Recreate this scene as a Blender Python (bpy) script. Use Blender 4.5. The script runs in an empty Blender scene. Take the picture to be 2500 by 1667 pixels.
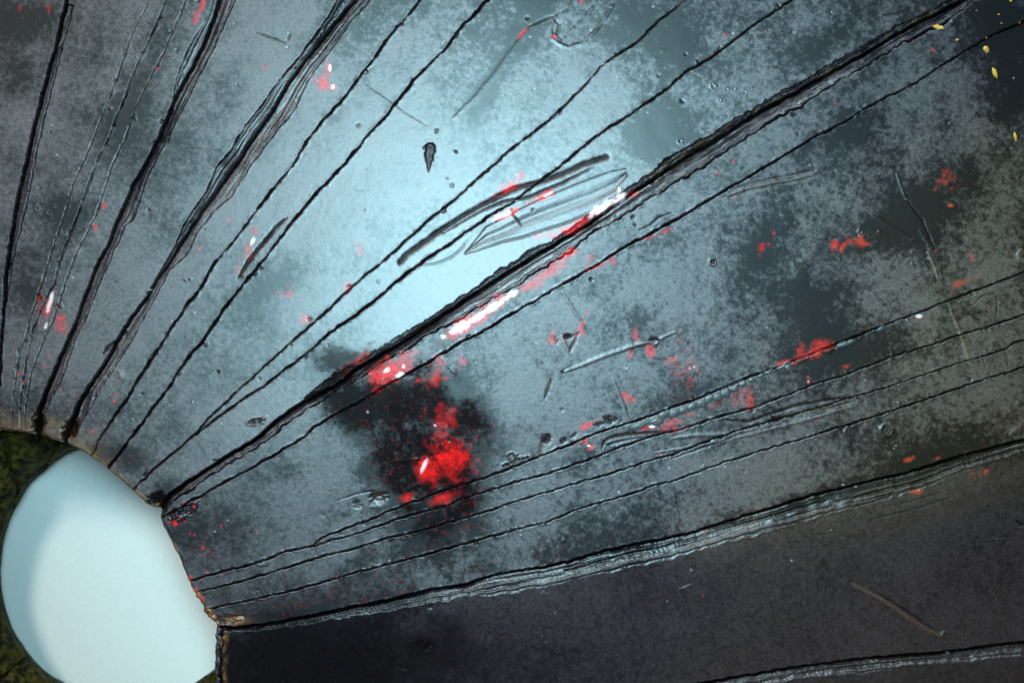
import bpy, math
import numpy as np
R = math.radians
S = 1e-4                      # one photo pixel = 0.1 mm at the plate's face
CD = 5000.0                   # camera distance, in the same pixel units
CX, CY = 1250.0, 833.5
scene = bpy.context.scene
C = scene.collection

def un(x, y, z):
    """point on level z (pixel units, negative = deeper) seen at photo position x, y"""
    k = (CD - z) / CD
    return (x - CX) * k * S, (CY - y) * k * S, z * S

# ---------------------------------------------------------------- camera, world, lamps, exposure
cam = bpy.data.cameras.new('camera'); co = bpy.data.objects.new('camera', cam); C.objects.link(co)
co.location = (0, 0, CD * S); cam.sensor_width = 36; cam.lens = 36 * CD / 2500
cam.clip_start = 0.01; cam.clip_end = 20
cam.dof.use_dof = True; cam.dof.focus_distance = CD * S + 0.001; cam.dof.aperture_fstop = 14
scene.camera = co
w = bpy.data.worlds.new('World'); scene.world = w; w.use_nodes = True
w.node_tree.nodes['Background'].inputs[0].default_value = (0.66, 0.54, 0.62, 1)
w.node_tree.nodes['Background'].inputs[1].default_value = 0.14
scene.view_settings.view_transform = 'Standard'; scene.view_settings.look = 'None'
scene.view_settings.exposure = 0.0; scene.view_settings.gamma = 1.0

def area(name, px, py, pz, tx, ty, sx, sy, power, col, spread=180, rz=0):
    l = bpy.data.lights.new(name, 'AREA'); l.shape = 'RECTANGLE'; l.size = sx; l.size_y = sy
    l.energy = power; l.color = col; l.spread = R(spread)
    o = bpy.data.objects.new(name, l); C.objects.link(o)
    from mathutils import Vector
    p = Vector(((px - CX) * S, (CY - py) * S, pz * S)); t = Vector(((tx - CX) * S, (CY - ty) * S, 0))
    o.location = p; q = (t - p).to_track_quat('-Z', 'Y'); o.rotation_euler = q.to_euler(); o.rotation_euler.rotate_axis('Z', R(rz))
    return o
area('window_light', 1060, 470, 3700, 1420, 560, 0.12, 0.10, 0.37, (0.48, 0.87, 1.0), 64)
area('low_window_light', 1500, -3600, 1500, 1300, 900, 0.45, 0.10, 2.4, (0.74, 0.92, 1.0))
sp = bpy.data.lights.new('added_hole_spot', 'SPOT'); so = bpy.data.objects.new('added_hole_spot', sp); C.objects.link(so)
from mathutils import Vector
_p = Vector(((-1130 - CX) * S, (CY + 470) * S, 4500 * S)); _t = Vector(((830 - CX) * S, (CY - 2080) * S, -400 * S))
so.location = _p; so.rotation_euler = (_t - _p).to_track_quat('-Z', 'Y').to_euler()
sp.energy = 62; sp.color = (1.0, 0.98, 0.86); sp.spot_size = R(16); sp.spot_blend = 1.0; sp.shadow_soft_size = 0.2  # added spot without a known source, brightens the paper in the hole

# ---------------------------------------------------------------- noise in numpy
def hsh(ix, iy, seed):
    n = (ix.astype(np.int64) * 374761393 + iy.astype(np.int64) * 668265263 + seed * 974634777) & 0xffffffff
    n = ((n ^ (n >> 13)) * 1274126177) & 0xffffffff
    n = n ^ (n >> 16)
    return (n & 0xffff).astype(np.float32) / 65535.0
def vnoise(x, y, seed=0):
    ix = np.floor(x); iy = np.floor(y); fx = (x - ix).astype(np.float32); fy = (y - iy).astype(np.float32)
    ix = ix.astype(np.int64); iy = iy.astype(np.int64)
    fx = fx * fx * (3 - 2 * fx); fy = fy * fy * (3 - 2 * fy)
    a = hsh(ix, iy, seed); b = hsh(ix + 1, iy, seed); c = hsh(ix, iy + 1, seed); d = hsh(ix + 1, iy + 1, seed)
    return a + (b - a) * fx + (c - a) * fy + (a - b - c + d) * fx * fy - 0.5
def fbm(x, y, size, octv, seed=0, gain=0.5):
    v = np.zeros(np.broadcast(x, y).shape, np.float32); amp = 1.0; f = 1.0 / size
    for k in range(octv):
        c, s = math.cos(k * 1.1 + seed), math.sin(k * 1.1 + seed)
        v += amp * vnoise((x * c - y * s) * f + 17.3 * k, (x * s + y * c) * f + 9.1 * k, seed * 31 + k)
        amp *= gain; f *= 2.03
    return v
def sst(a, b, x):
    t = np.clip((x - a) / (b - a), 0, 1); return t * t * (3 - 2 * t)

# ---------------------------------------------------------------- traced lines (photo pixels)
def ext(pts, start=None, far=900):
    p = np.array(pts, float)
    d = p[-1] - p[-4]; d /= np.hypot(*d); p = np.vstack([p, p[-1] + d * far])
    if start is not None: p = np.vstack([np.array([start], float), p])
    return p
L = {}
L['1'] = [(0,940),(3,848),(8,780),(12,692),(18,640),(28,574),(42,490),(63,402),(84,306),(111,207),(130,134),(153,42),(165,0)]
L['2a'] = [(30,1000),(33,963),(42,894),(57,833),(77,764),(96,711),(119,634),(134,590),(153,536),(176,459),(199,406),(230,333),(264,249),(291,172),(314,107),(341,50),(360,11),(364,0)]
L['2b'] = [(50,1000),(54,948),(65,875),(82,799),(103,749),(134,692),(145,642),(167,588),(199,498),(218,452),(237,394),(268,333),(302,245),(333,165),(367,92),(398,23),(408,0)]
L['2c'] = [(62,1010),(63,990),(69,940),(88,875),(115,814),(142,749),(157,695),(180,638),(209,573),(230,536),(253,471),(276,402),(306,337),(337,253),(364,199),(394,142),(417,92),(444,31),(455,0)]
L['3'] = [(90,1062),(90,1045),(96,1009),(115,952),(138,894),(165,833),(191,772),(214,711),(237,649),(264,600),(282,552),(302,509),(329,444),(367,383),(398,314),(432,233),(467,168),(498,107),(516,61),(534,0)]
L['4'] = [(156,1084),(165,1051),(184,1009),(207,963),(237,917),(264,879),(291,825),(325,772),(356,730),(386,680),(417,638),(448,588),(468,553),(494,513),(532,463),(562,421),(597,371),(628,325),(666,268),(700,210),(746,149),(796,88),(838,34),(868,0)]
L['5'] = [(216,1130),(222,1116),(245,1067),(276,1021),(314,971),(344,917),(375,871),(406,822),(432,780),(459,741),(494,699),(517,653),(547,615),(571,590),(608,540),(643,494),(674,452),(712,409),(746,352),(788,295),(834,245),(865,207),(899,165),(940,105),(968,69),(1010,23),(1026,0)]
L['6'] = [(258,1152),(264,1143),(299,1097),(337,1047),(375,994),(409,952),(432,914),(459,875),(494,833),(524,791),(551,749),(582,711),(612,672),(647,634),(676,590),(708,551),(746,505),(773,471),(815,429),(853,387),(901,328),(942,283),(972,245),(1007,199),(1049,157),(1087,119),(1121,73),(1160,34),(1190,0)]
L['7'] = [(322,1210),(325,1196),(345,1175),(375,1144),(421,1109),(474,1063),(509,1021),(551,982),(605,933),(658,883),(708,837),(746,806),(804,755),(853,707),(899,667),(953,623),(996,583),(1049,536),(1106,490),(1175,429),(1232,379),(1294,329),(1351,283),(1412,226),(1470,161),(1508,134),(1558,100),(1604,57),(1642,27),(1676,0)]
L['8'] = [(478,1062),(536,1017),(593,975),(651,937),(708,894),(762,852),(802,814),(842,787),(869,772),(915,734),(965,692),(1014,653),(1068,615),(1100,596),(1144,563),(1194,528),(1259,490),(1328,436),(1382,394),(1428,356),(1474,321),(1539,279),(1613,228),(1677,176),(1734,142),(1784,107),(1837,65),(1883,34),(1929,4)]
L['9'] = [(392,1242),(398,1228),(413,1209),(459,1174),(517,1140),(574,1101),(631,1067),(670,1032),(727,990),(784,959),(842,925),(869,902),(926,868),(984,833),(1045,795),(1106,753),(1167,711),(1221,676),(1298,630),(1374,584),(1440,544),(1520,488),(1600,434),(1677,382),(1745,344),(1814,299),(1883,256),(1956,218),(2029,176),(2113,130),(2174,92),(2243,54),(2289,34),(2350,0)]
L['9lo'] = [(425,1222),(459,1196),(517,1156),(580,1118),(650,1078),(708,1025),(765,990),(842,944),(899,906),(953,875),(1010,841),(1068,806),(1129,776),(1183,741),(1259,699),(1317,661),(1382,619),(1431,584),(1508,536),(1565,500),(1642,450),(1726,402),(1810,344),(1876,306),(1925,276),(2002,230),(2067,188),(2166,130),(2251,84),(2308,54),(2381,0)]
L['9up'] = [(826,900),(926,854),(1045,779),(1106,741),(1221,663),(1298,612),(1347,590),(1393,560),(1451,522),(1519,474),(1565,442),(1607,405),(1677,362),(1745,325),(1814,283),(1883,243),(1956,203),(2029,160),(2113,112),(2174,76),(2243,40),(2289,22),(2330,0)]
L['10'] = [(398,1262),(420,1252),(448,1235),(459,1224),(497,1209),(528,1189),(574,1163),(631,1132),(689,1098),(746,1067),(765,1044),(815,1013),(850,994),(915,959),(972,925),(1030,894),(1087,860),(1144,826),(1202,795),(1252,764),(1309,734),(1374,695),(1458,646),(1519,607),(1585,573),(1657,532),(1715,498),(1772,463),(1830,432),(1891,394),(1944,364),(1994,333),(2052,302),(2105,272),(2166,237),(2228,207),(2293,165),(2350,130),(2411,92),(2473,65),(2499,54)]
L['11'] = [(456,1418),(517,1404),(574,1388),(651,1366),(689,1350),(765,1331),(784,1312),(842,1289),(899,1270),(915,1262),(972,1239),(1037,1216),(1106,1189),(1183,1167),(1240,1144),(1298,1121),(1355,1101),(1412,1076),(1470,1051),(1527,1036),(1604,1009),(1677,982),(1753,952),(1830,921),(1906,894),(1964,871),(2029,845),(2098,818),(2174,787),(2251,760),(2316,734),(2365,715),(2423,692),(2499,665)]
L['12'] = [(765,1333),(800,1320),(857,1308),(907,1289),(972,1266),(1030,1251),(1106,1228),(1144,1212),(1221,1189),(1298,1167),(1374,1144),(1451,1117),(1508,1094),(1585,1068),(1657,1049),(1734,1025),(1799,1005),(1868,986),(1925,963),(1983,940),(2059,917),(2136,887),(2212,860),(2289,837),(2358,814),(2423,795),(2499,768)]
L['13'] = [(472,1448),(482,1444),(574,1423),(651,1400),(727,1377),(800,1355),(877,1335),(953,1312),(1022,1297),(1087,1277),(1144,1262),(1202,1243),(1259,1224),(1336,1201),(1412,1178),(1489,1155),(1565,1132),(1642,1109),(1677,1097),(1753,1067),(1830,1044),(1906,1022),(1983,1000),(2078,971),(2174,944),(2251,917),(2327,891),(2404,868),(2461,849),(2480,835),(2499,833)]
L['14'] = [(498,1493),(536,1480),(612,1465),(727,1438),(804,1417),(877,1396),(953,1377),(1030,1358),(1106,1335),(1183,1316),(1259,1293),(1336,1274),(1412,1243),(1489,1220),(1565,1197),(1642,1174),(1707,1153),(1772,1128),(1868,1097),(1964,1070),(2059,1040),(2155,1009),(2251,979),(2327,952),(2423,921),(2499,898)]
L['15'] = [(520,1526),(536,1536),(597,1530),(651,1525),(727,1511),(800,1497),(877,1480),(953,1465),(1049,1442),(1144,1427),(1183,1411),(1259,1396),(1336,1385),(1412,1366),(1489,1343),(1565,1327),(1630,1314),(1677,1304),(1753,1281),(1830,1258),(1906,1235),(1983,1209),(2059,1193),(2136,1174),(2212,1155),(2289,1132),(2365,1109),(2442,1090),(2499,1075)]
L['15lo'] = [(540,1543),(597,1541),(651,1537),(727,1527),(800,1514),(877,1500),(953,1487),(1049,1468),(1130,1458),(1200,1452),(1259,1444),(1355,1425),(1405,1410),(1451,1402),(1490,1396),(1527,1380),(1600,1374),(1638,1366),(1715,1339),(1830,1312),(1944,1281),(2059,1251),(2155,1224),(2251,1197),(2327,1163),(2442,1119),(2499,1101)]
L['16'] = [(600,1815),(1000,1772),(1500,1702),(1734,1666),(1830,1649),(1944,1630),(2059,1614),(2174,1603),(2289,1595),(2404,1580),(2499,1568)]
L['16lo'] = [(600,1850),(1000,1800),(1500,1722),(1850,1675),(1983,1652),(2174,1633),(2365,1614),(2499,1603)]
L['0'] = [(-190,1060),(-215,900),(-230,700),(-240,500),(-250,300),(-255,0)]
L['17'] = [(560,2060),(1000,2060),(2000,1990),(2499,1940)]
ORDER = ['0','1','2a','2b','2c','3','4','5','6','7','8','9','10','11','12','13','14','15','16','17']
for k in L: L[k] = ext(L[k])

def dense(p, step=3.0, jit=0.0, seed=1, scale=14.0):
    """even resampling of a polyline, with a little ragged jitter"""
    d = np.hypot(*np.diff(p, axis=0).T); s = np.concatenate([[0], np.cumsum(d)])
    n = max(3, int(s[-1] / step)); t = np.linspace(0, s[-1], n)
    q = np.stack([np.interp(t, s, p[:, 0]), np.interp(t, s, p[:, 1])], 1)
    for _ in range(3):
        q[1:-1] = q[1:-1] * .5 + (q[:-2] + q[2:]) * .25
    if jit:
        tg = np.gradient(q, axis=0); tg /= np.hypot(tg[:, 0], tg[:, 1])[:, None] + 1e-9
        nz = fbm(t, t * 0 + seed * 7.7, scale, 3, seed) + 0.8 * fbm(t, t * 0 + seed * 3.1, 60, 2, seed + 5)
        q += np.stack([-tg[:, 1], tg[:, 0]], 1) * (nz * jit)[:, None]
    return q
DL = {k: dense(L[k], 3.0, 7.0 if k in ('15lo', '16lo', '9lo', '9up') else 2.5, i + 3) for i, k in enumerate(L)}

RIM = [(-700,1042),(-300,1046),(-60,1050),(0,1052),(60,1056),(106,1064),(114,1070),(135,1075),(160,1083),(175,1090),(200,1100),(222,1117),(240,1128),(262,1146),(290,1168),(325,1200),(345,1216),(358,1230),(372,1238),(388,1239),(393,1244),(389,1254),(389,1266),(394,1277),(405,1298),(420,1330),(435,1363),(446,1390),(455,1412),(462,1428),(470,1448),(481,1464),(490,1472),(496,1492),(503,1505),(516,1518),(528,1524),(521,1532),(519,1548),(517,1580),(517,1615),(514,1645),(518,1667),(524,1720),(560,1900),(640,2100),(760,2300),(760,2700)]
RIM = dense(np.array(RIM, float), 4.0, 1.6, 9, 10)

# ---------------------------------------------------------------- grid over the plate
def axis(a, b, lo, hi, step):
    core = list(np.arange(a, b + step, step)); s = step; x = core[-1]; up = []
    while x < hi: s = min(s * 1.06, 30); x += s; up.append(x)
    s = step; x = core[0]; dn = []
    while x > lo: s = min(s * 1.06, 30); x -= s; dn.append(x)
    return np.array(dn[::-1] + core + up)
GX = axis(-14, 2514, -520, 3050, 2.05); GY = axis(-14, 1681, -520, 2200, 2.05)
X, Y = np.meshgrid(GX, GY); X = X.astype(np.float32); Y = Y.astype(np.float32)
NY, NX = X.shape

def near(poly, rad):
    """unsigned distance, signed side and arc length to a polyline, within rad"""
    D = np.full(X.shape, 1e4, np.float32); A = np.zeros(X.shape, np.float32); Sd = np.zeros(X.shape, np.float32)
    s0 = 0.0
    for (x0, y0), (x1, y1) in zip(poly[:-1], poly[1:]):
        i0, i1 = np.searchsorted(GX, [min(x0, x1) - rad, max(x0, x1) + rad]); j0, j1 = np.searchsorted(GY, [min(y0, y1) - rad, max(y0, y1) + rad])
        dx, dy = x1 - x0, y1 - y0; l = math.hypot(dx, dy) + 1e-9
        if i1 > i0 and j1 > j0:
            xs = X[j0:j1, i0:i1] - x0; ys = Y[j0:j1, i0:i1] - y0
            t = np.clip((xs * dx + ys * dy) / (l * l), 0, 1)
            d = np.hypot(xs - t * dx, ys - t * dy); m = d < D[j0:j1, i0:i1]
            D[j0:j1, i0:i1][m] = d[m]; A[j0:j1, i0:i1][m] = (s0 + t * l)[m]
            Sd[j0:j1, i0:i1][m] = np.sign(dx * ys - dy * xs)[m]
        s0 += l
    return D, Sd, A

H = np.zeros(X.shape, np.float32); red = H.copy(); pale = H.copy(); brown = H.copy(); bare = H.copy(); bias = H.copy(); dirt = H.copy()

# sector index of every grid point: how many lines it lies beyond
beyond = np.ones(X.shape, bool); cls = np.zeros(X.shape, np.int16)
for k in ORDER:
    p = DL[k]
    if k in ('0','1','2a','2b','2c','3','4','5','6','7'):
        o = np.argsort(p[:, 1]); f = X > np.interp(Y, p[o, 1], p[o, 0])
    else:
        o = np.argsort(p[:, 0]); f = Y > np.interp(X, p[o, 0], p[o, 1])
        if k in ('8',): f &= ~((X < 478) & (Y < 1300))
        if k == '12': f &= ~((X < 765))
    beyond &= f; cls += beyond
# a line that starts inside (8, 12) leaves the points before its start with the strip before it
c8 = ORDER.index('8') + 1; c12 = ORDER.index('12') + 1
# (cumulative flags would drop later strips there, so recount the later ones on their own)
cls2 = np.zeros(X.shape, np.int16); beyond = np.ones(X.shape, bool)
for i, k in enumerate(ORDER):
    p = DL[k]
    if i <= 9: o = np.argsort(p[:, 1]); f = X > np.interp(Y, p[o, 1], p[o, 0])
    else: o = np.argsort(p[:, 0]); f = Y > np.interp(X, p[o, 0], p[o, 1])
    if k == '8': f8 = f & (X > 478); cls2[beyond & f8] = i + 1; continue
    if k == '12': f12 = f & (X > 765); cls2[beyond & f12] = i + 1; continue
    beyond = beyond & f; cls2[beyond] = i + 1
cls = cls2

# base shape: strips step up and down a little, sectors lean like the facets of a shallow cone
base = np.zeros(X.shape, np.float32)
def yline(k):
    p = L[k]; o = np.argsort(p[:, 0]); return np.interp(X, p[o, 0], p[o, 1])
def xline(k):
    p = L[k]; o = np.argsort(p[:, 1]); return np.interp(Y, p[o, 1], p[o, 0])
def lean(k, kind, slope, lim=700, soft=30):
    global base
    d = (Y - yline(k)) if kind == 'y' else (X - xline(k))
    d = np.clip(d, 0, lim); base -= slope * (np.sqrt(d * d + soft * soft) - soft)
lean('9', 'y', 0.07, 3000); lean('15', 'y', 0.20, 3000); lean('16', 'y', 0.03, 3000)
for i, k in enumerate(ORDER):
    pass
step_h = [0, 3, -1, 1, 0, 2, 5, -2, 3, 0, 2, 2, 4, 0, -4, -4, -8, -12, -6, 0, 0]
H += np.array(step_h, np.float32)[cls]

# ---------------------------------------------------------------- relief tools
def groove(k, w, depth, ramp=1.0, lip=0.0, rough=1.0, s_taper=0, wl=1.0, wr=1.0, seed=0, bw=1.0, widen=None, poly=None):
    """a cut along a line: V section, ragged width, a raised burr along the sides"""
    p = DL[k] if poly is None else poly
    rad = w * 3 + 26; D, Sd, A = near(p, rad); M = D < rad
    x, y, d, s, a = X[M], Y[M], D[M], Sd[M], A[M]
    nz = 1 + rough * (0.9 * fbm(a, a * 0 + (s + 2) * 40, 16, 3, seed + 21) + 0.6 * fbm(a, a * 0 + (s + 2) * 70, 90, 2, seed + 3))
    w *= .66; depth *= .75
    ww = w * np.clip(nz, 0.2, 2.4) * np.where(s > 0, wr, wl)
    if widen is not None: ww = ww * (1 + widen[0] * np.exp(-a / widen[1]))
    if s_taper: ww = ww * np.clip(a / s_taper, 0.1, 1)
    t = np.clip(d / ww, 0, 3)
    cut = -depth * np.clip(1 - t, 0, 1) ** ramp * np.clip(nz, .5, 1.5)
    tt = np.exp(-((d - ww * 1.25) / (w * 0.55 + 1.5)) ** 2)
    bur = lip * tt * np.clip(0.3 + 1.6 * fbm(x, y, 9, 3, seed + 8), 0, 2)
    H[M] += cut + .35 * bur
    bare[M] = np.maximum(bare[M], bw * sst(1.1, 0.75, t))
def streak(kc, ke, depth, amp, seed, bareamt=0.6, fine=5.0, wob=1.0):
    """worked band between a core line and an edge line: ramp up from the core with long splinters"""
    Dc, Sc, A = near(DL[kc], 110); De, Se, _ = near(DL[ke], 110)
    M = (Dc < 110) & (De < 110) & (Sc != Se)
    d, e, a = Dc[M], De[M], A[M]; u = d / (d + e + 1e-3)
    n = fbm(a / 36, d * .5 + 40 * u, fine * 1.3, 3, seed, 0.55) + 0.3 * fbm(a / 8, d, fine * .8, 2, seed + 4)
    H[M] += -depth * (1 - u) + .6 * amp * n * np.sin(np.pi * np.clip(u, .05, .95)) ** 0.5 * wob
    bare[M] = np.maximum(bare[M], bareamt * sst(0.05, 0.35, n + 0.1) + 0.0)
def stroke(pts, w, dh, ragged=0.5, b=0.0, pl=0.0, br=0.0, rd=0.0, seed=1, taper=True, side=0.0, jit=1.0, bl=0.0):
    p = dense(np.array(pts, float), 3, jit, seed, 10); D, Sd, A = near(p, w * 2.5 + 6); M = D < w * 2.5 + 6
    d, a = D[M], A[M]; tot = np.hypot(*np.diff(p, axis=0).T).sum()
    ww = w * (1 + ragged * 1.3 * fbm(X[M], Y[M], 8, 3, seed))
    if taper: ww = ww * np.sqrt(np.clip(np.minimum(a, tot - a) / (tot * .3), 0.08, 1))
    g = np.exp(-(d / np.maximum(ww, .4)) ** 2)
    H[M] += .27 * dh * g + .27 * side * Sd[M] * np.clip(d / ww, 0, 1) * np.exp(-(d / (ww * 1.6)) ** 2)
    m = sst(0.35, 0.6, g)
    bare[M] = np.maximum(bare[M], b * m); pale[M] = np.maximum(pale[M], pl * m); brown[M] = np.maximum(brown[M], br * m); red[M] = np.maximum(red[M], rd * m)
    bias[M] += bl * g
def local(cx, cy, r):
    i0, i1 = np.searchsorted(GX, [cx - r, cx + r]); j0, j1 = np.searchsorted(GY, [cy - r, cy + r])
    return (slice(j0, j1), slice(i0, i1))
def blob(cx, cy, rx, ry, ang=0, seed=0, rag=0.5, nscale=18):
    r = max(rx, ry) * 2.2; q = local(cx, cy, r); x = X[q] - cx; y = Y[q] - cy
    c, s = math.cos(R(ang)), math.sin(R(ang)); u = (x * c - y * s) / rx; v = (x * s + y * c) / ry   # ang counter-clockwise in the picture
    return q, 1 - np.hypot(u, v) + rag * 1.25 * fbm(X[q], Y[q], nscale, 4, seed, 0.62)
def patch_red(cx, cy, rx, ry, ang=0, amt=1.0, seed=0, rag=0.5, soft=0.25, dark=0.0):
    q, v = blob(cx, cy, rx, ry, ang, seed + int(cx), rag); v = v + .5 * fbm(X[q], Y[q], 40, 3, seed + 9); m = sst(-0.05, soft + .65, v - .15) * amt * (.75 + .6 * fbm(X[q], Y[q], 22, 3, seed + 3, .6)) * 1.15
    red[q] = np.maximum(red[q], m)
    if dark: bias[q] -= dark * sst(-0.6, 0.5, v)
def patch_pale(cx, cy, rx, ry, ang=0, amt=1.0, seed=0, rag=0.35):
    q, v = blob(cx, cy, rx, ry, ang, seed + int(cy), rag, 12); pale[q] = np.maximum(pale[q], sst(0.1, 0.65, v) * amt)
def gauss(cx, cy, rx, ry, ang, amt, F=None):
    F = bias if F is None else F
    q = local(cx, cy, max(rx, ry) * 2.4); x = X[q] - cx; y = Y[q] - cy; c, s = math.cos(R(ang)), math.sin(R(ang))
    F[q] += amt * np.exp(-((x * c - y * s) / rx) ** 2 - ((x * s + y * c) / ry) ** 2)
def pit(cx, cy, rx, ry, ang, dep, seed=0, b=0.8, rag=0.35, lip=0.0):
    q, v = blob(cx, cy, rx, ry, ang, seed + int(cx * 3), rag, 10)
    H[q] -= .28 * dep * sst(-0.05, 0.5, v) * (1 + 1.2 * fbm(X[q], Y[q], 7, 3, seed)); H[q] += lip * np.exp(-(v / 0.25) ** 2)
    bare[q] = np.maximum(bare[q], b * sst(0.1, 0.4, v))

# ---------------------------------------------------------------- main cuts and fine score lines
groove('0', 9, 40, 1.0, 2, seed=1)
groove('1', 4.6, 60, 0.9, 2.5, rough=.5, seed=2, )
groove('2a', 3.0, 3.5, 1, 2.0, 1.2, seed=3, bw=0.30); groove('2b', 3.6, 4.0, 1, 2.2, 1.2, seed=4, bw=0.35); groove('2c', 3.0, 3.5, 1, 2.0, 1.2, seed=5, bw=0.30)
groove('3', 3.8, 75, 0.8, 2, rough=.5, seed=6, widen=(2.2, 120), wl=1.0)
groove('4', 3.6, 70, 0.8, 2, rough=.5, seed=7, widen=(1.8, 110), wr=1.0)
groove('5', 3.6, 17, 1, 3.0, 1.3, seed=8, widen=(0.5, 300)); groove('6', 3.6, 18, 1, 3.0, 1.3, seed=9, widen=(0.5, 300))
groove('7', 3.0, 15, 1, 2.8, 1.2, seed=10); groove('8', 3.4, 17, 1, 3.2, 1.3, seed=11)
groove('9', 4.8, 60, 0.9, 2, rough=.5, seed=12, wr=1.4, widen=(1.0, 60))
groove('9lo', 3.4, 15, 1, 3.0, 1.2, seed=13); groove('9up', 4.0, 12, 1, 2.5, 1.0, seed=14, s_taper=500, bw=0.7)
groove('10', 3.2, 15, 1, 3.5, 1.3, seed=15)
groove('11', 3.2, 17, 1, 3.0, .9, seed=16); groove('12', 3.0, 15, 1, 3.0, 1.2, seed=17)
groove('13', 2.8, 13, 1, 3.0, 1.2, seed=18); groove('14', 3.0, 15, 1, 3.2, 1.2, seed=19)
groove('15', 5, 42, .9, 2, rough=.5, seed=20); groove('16', 6, 40, .9, 2, rough=.5, seed=22)
groove('17', 9, 40, 1, 2, seed=23)
streak('15', '15lo', 17, 17, 31, 0.25, 6); streak('16', '16lo', 15, 15, 32, 0.25, 5)
streak('9', '9lo', 20, 10, 33, 0.6, 5); streak('9', '9up', 8, 34, 34, 1.0, 4)
_a, _b, _ = near(DL['9'], 60); _c, _d, _ = near(DL['9up'], 60); brn9 = ((_a < 60) & (_c < 60) & (_b != _d)) * sst(1350, 1700, X)

# side cuts that run along the deep grooves
P3L = [(425,242),(432,190),(455,134),(478,92),(502,50),(522,4),(526,-30)]
P3R = [(111,1009),(119,982),(145,936),(161,894),(184,825),(214,764),(249,676),(283,600),(306,550),(325,536),(360,432),(394,367),(432,295),(478,203),(524,115),(551,50),(574,4),(580,-30)]
P4L = [(432,593),(459,536),(490,494),(520,440),(528,413),(566,367),(612,291),(643,253),(685,195),(723,153),(765,96),(804,38),(826,0)]
P4R = [(240,960),(264,922),(291,875),(318,837),(344,787),(379,722),(413,661),(459,619),(478,574),(528,509),(566,478),(612,402),(677,318),(719,268),(750,199),(804,126),(857,50),(899,8),(905,-10)]
P1R = [(31,630),(50,560),(70,470),(88,371),(100,325),(119,245),(132,188),(150,120)]
for nm, pts in (('p3l', P3L), ('p3r', P3R), ('p4l', P4L), ('p4r', P4R), ('p1r', P1R)):
    L[nm] = np.array(pts, float); DL[nm] = dense(L[nm], 3, 2.5, len(nm) + int(pts[0][0]))
streak('3', 'p3r', 16, 8, 41, 0.25, 4); streak('3', 'p3l', 8, 6, 42, 0.15, 5)
streak('4', 'p4r', 10, 8, 43, 0.15, 4); streak('4', 'p4l', 11, 8, 44, 0.25, 4); streak('1', 'p1r', 10, 5, 45, 0.3, 5)
for nm, wd, dp in (('p3l', 2.4, 6), ('p3r', 3.0, 10), ('p4l', 3.4, 11), ('p4r', 2.4, 6), ('p1r', 3.0, 9)):
    groove(nm, wd, dp, 1, 1.5, 1.2, seed=len(nm) + int(wd * 10), bw=0.8)
stroke([(643,597),(660,572),(680,550),(702,532)], 4, -9, b=.9); stroke([(582,680),(600,650),(620,622),(645,593),(668,566)], 4, -12, b=.9)
stroke([(252,865),(262,850),(285,832)], 5, -10, b=.9)
stroke([(345,916),(362,880),(384,850)], 3, -7, b=.8)

# long carved blade shape across the middle
stroke([(977,641),(991,622),(1030,596),(1075,563),(1144,520),(1213,482),(1259,459),(1309,448),(1374,425),(1431,398),(1481,384)], 5.5, -11, .2, b=.85, taper=False, jit=1)
stroke([(1080,570),(1110,552),(1140,534),(1180,512),(1230,492),(1290,482),(1374,446),(1451,408)], 3, -8, .3, b=.8)
stroke([(1022,650),(1068,643),(1099,630),(1125,611),(1140,586)], 2.6, -3, .2, b=.3)
stroke([(1133,621),(1137,598),(1150,575),(1187,551),(1260,508),(1336,475),(1412,444),(1489,417),(1530,411)], 3.0, 1.6, .2, jit=.8)
stroke([(1133,621),(1167,611),(1221,592),(1282,577),(1336,558),(1374,547),(1431,524),(1500,482),(1521,458)], 3.2, -5, .2, b=.5, jit=.8)
def lens():
    q = local(1330, 520, 260); x = X[q]; y = Y[q]
    up = np.interp(x, [1133,1187,1336,1412,1489,1530], [621,551,475,444,417,411]); lo = np.interp(x, [1133,1221,1336,1431,1500,1530], [621,592,558,524,482,440])
    t = (y - up) / np.maximum(lo - up, 1); M = (t > 0) & (t < 1) & (x > 1133) & (x < 1530)
    h = 7 * np.sin(np.pi * np.clip(t, 0, 1)) + 3.0 * np.sin(t * 13 + 4 * fbm(x, y, 200, 2, 5)) * np.sin(np.pi * np.clip(t, 0, 1)) + 2.2 * fbm(t * 60, x / 40, 9, 2, 9)
    H[q][M] -= .35 * h[M]; bias[q][M] += 0.15
lens()
stroke([(1248,509),(1252,525),(1264,538),(1275,555)], 2.0, -6, b=.8)
# seed-shaped dent and small dents above the middle
def seed_dent():
    q = local(1050, 385, 60); x = X[q]; y = Y[q]; t = (y - 349) / 71; M = (t > 0) & (t < 1)
    wd = 16 * np.sqrt(np.clip(t * 6, 0, 1)) * np.clip(1 - t, 0, 1) ** .75 * (1 + .5 * fbm(x, y, 9, 3, 4)); cx = 1050 - 4 * t
    k = sst(1.1, .7, np.abs(x - cx) / np.maximum(wd, .5)) * M
    H[q] -= k * (7 * (1 - t) + 2) ; bare[q] = np.maximum(bare[q], k * (.35 + .6 * sst(.45, 0, t) * (fbm(x, y * 2.5, 14, 3, 8) + .7))); bias[q] -= .5 * k
seed_dent()
pit(1112, 369, 4, 9, 40, 6, 3, .8); stroke([(625,80),(660,92),(700,108)], 2.2, -5, b=.6); stroke([(707,83),(705,100)], 2.6, -4, b=.6)
stroke([(885,200),(930,232),(985,272),(1045,308)], 1.4, -3, b=.4)
stroke([(420,365),(480,362),(550,369)], 1.4, -3, b=.4); stroke([(395,378),(440,374)], 1.2, -2, b=.3); stroke([(425,323),(470,330)], 1.2, -2, b=.3)
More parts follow.
